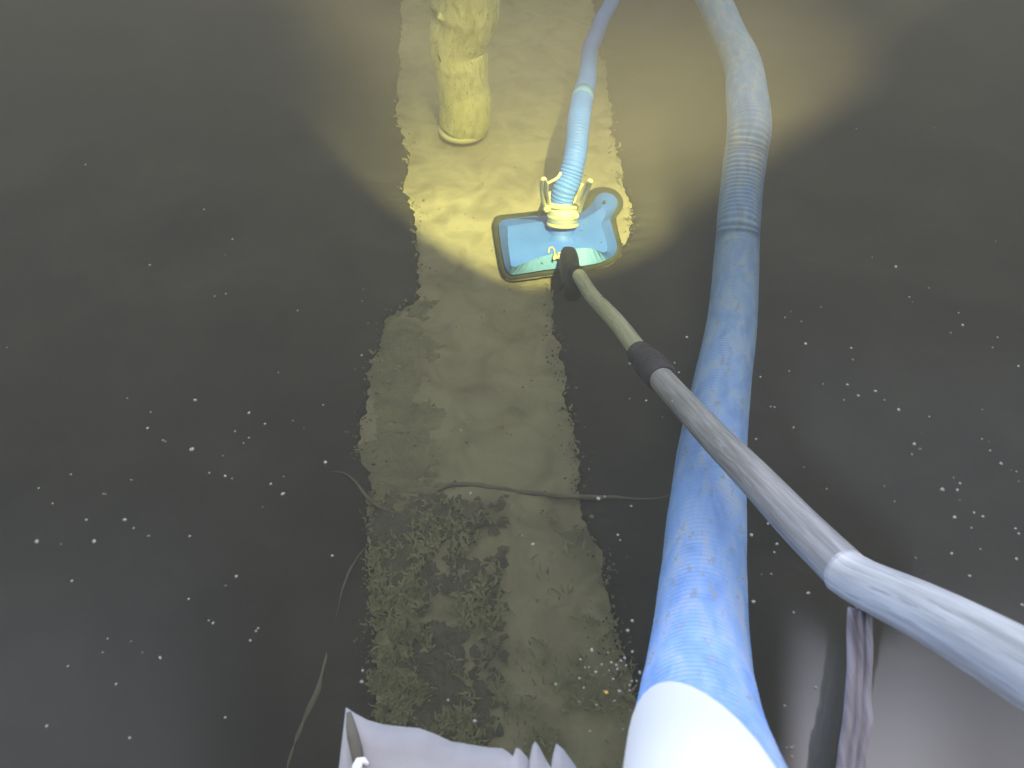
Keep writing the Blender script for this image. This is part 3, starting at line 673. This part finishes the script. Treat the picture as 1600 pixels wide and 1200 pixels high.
RIGHT = [(1363, 402, 5), (1400, 417, 7), (1451, 450, 5), (1421, 464, 5), (1426, 472, 4), (1498, 489, 4), (1504, 508, 6), (1486, 520, 6), (1283, 480, 5), (1252, 502, 5), (1236, 487, 4), (1227, 496, 4), (1259, 537, 7), (1330, 544, 6), (1333, 562, 4), (1559, 527, 5),
         (1551, 543, 5), (1591, 572, 6), (1233, 580, 5), (1188, 589, 7), (1286, 600, 6), (1324, 601, 6), (1341, 618, 7), (1319, 625, 5), (1368, 611, 6), (1382, 625, 5), (1404, 640, 8), (1452, 651, 6), (1204, 635, 6), (1210, 636, 6), (1240, 668, 7), (1181, 686, 5), (1429, 694, 8),
         (1425, 710, 6), (1534, 686, 6), (1547, 704, 5), (1564, 724, 9), (1588, 737, 7), (1592, 752, 4), (1256, 730, 5), (1292, 764, 7), (1473, 765, 12), (1490, 746, 5), (1500, 755, 6), (1496, 766, 8), (1491, 808, 8), (1522, 801, 6), (1536, 807, 7), (1518, 825, 8), (1587, 826, 8), (1592, 834, 8),
         (1487, 865, 8), (1588, 873, 8), (1532, 858, 6), (1515, 900, 8), (1200, 818, 7), (1174, 836, 9), (1214, 850, 10), (1210, 863, 7), (1167, 916, 6), (1177, 940, 11), (1263, 927, 9), (1240, 957, 8), (1275, 1074, 7), (1226, 1103, 8), (1556, 377, 4), (1460, 200, 4), (1338, 201, 5), (1597, 945, 8), (1535, 640, 4)]
RIGHTD = [(1440, 678, 5), (1438, 702, 10), (1382, 760, 5), (1398, 784, 6), (1431, 872, 6), (1205, 897, 6), (1190, 897, 6), (1500, 782, 8), (1545, 690, 5), (1580, 735, 5), (1356, 705, 6), (1450, 900, 6), (1550, 900, 6), (1396, 430, 5)]
MID = [(1073, 527, 5), (1061, 582, 6), (1054, 567, 5), (1035, 652, 5), (1010, 626, 6), (984, 623, 4), (984, 568, 4), (1050, 627, 6), (935, 779, 9), (986, 791, 7), (965, 836, 8), (969, 844, 5), (945, 776, 5), (920, 733, 4), (833, 850, 9), (735, 771, 9), (816, 837, 6), (741, 918, 8), (988, 970, 8), (981, 985, 8), (868, 1069, 8), (700, 1094, 10), (742, 1127, 9), (720, 672, 5)]
for x, y, s in LEFT: speck(x, y, s, ME, 'tiny pale speck afloat on the dark water left of the strip', 'pale specks afloat left of the strip')
for x, y, s in LEFTD: speck(x, y, s, MDm, 'tiny dull speck sunk in the gloom left of the strip', 'dull specks left of the strip')
for x, y, s in RIGHT: speck(x, y, s, ME, 'tiny pale speck afloat on the dark water right of the thick hose', 'pale specks afloat right of the thick hose')
for x, y, s in RIGHTD: speck(x, y, s, MDm, 'tiny dull speck in the gloom right of the thick hose', 'dull specks right of the thick hose')
for x, y, s in MID: speck(x, y, s, ME, 'tiny pale speck afloat between the strip and the thick hose', 'pale specks afloat by the strip')
BUB = [(905, 1060, 8), (925, 1016, 9), (907, 1031, 6), (914, 1043, 8), (920, 1043, 6), (931, 1050, 9), (958, 1061, 8), (968, 1080, 9), (984, 1079, 8), (955, 1035, 7), (963, 1039, 8), (976, 1028, 8), (970, 1032, 8), (952, 1048, 6), (965, 1046, 6), (984, 1071, 7), (1000, 1051, 8), (1003, 1062, 8), (995, 1064, 8), (987, 1064, 7), (932, 1102, 6), (905, 1097, 7), (985, 1110, 8), (922, 1143, 8), (974, 1140, 7), (950, 1020, 5), (940, 1038, 6), (978, 1040, 7), (988, 1018, 6), (960, 1095, 6), (944, 1080, 7), (912, 1075, 6)]
for x, y, s in BUB: speck(x, y, s, ME, 'small pale bubble in the cluster beside the white hose end', 'bubbles beside the white hose end', 'bubble', 'bubble')
speck(948, 1082, 9, MA, 'painted amber sun glint in the cluster beside the white hose end', None, 'bubble', 'bubble')  # sun glint painted as an amber speck, as is the next
speck(1238, 1182, 9, MA, 'painted amber sun glint on the water right of the white hose end', None, 'bubble', 'bubble')  # sun glint painted as an amber speck, bubble in name only
for x, y, s in ((1229, 1168, 8), (1236, 1168, 8), (1240, 1166, 6)): speck(x, y, s, ME, 'small pale bubble above the amber glint right of the white hose end', 'bubbles right of the white hose end', 'bubble', 'bubble')
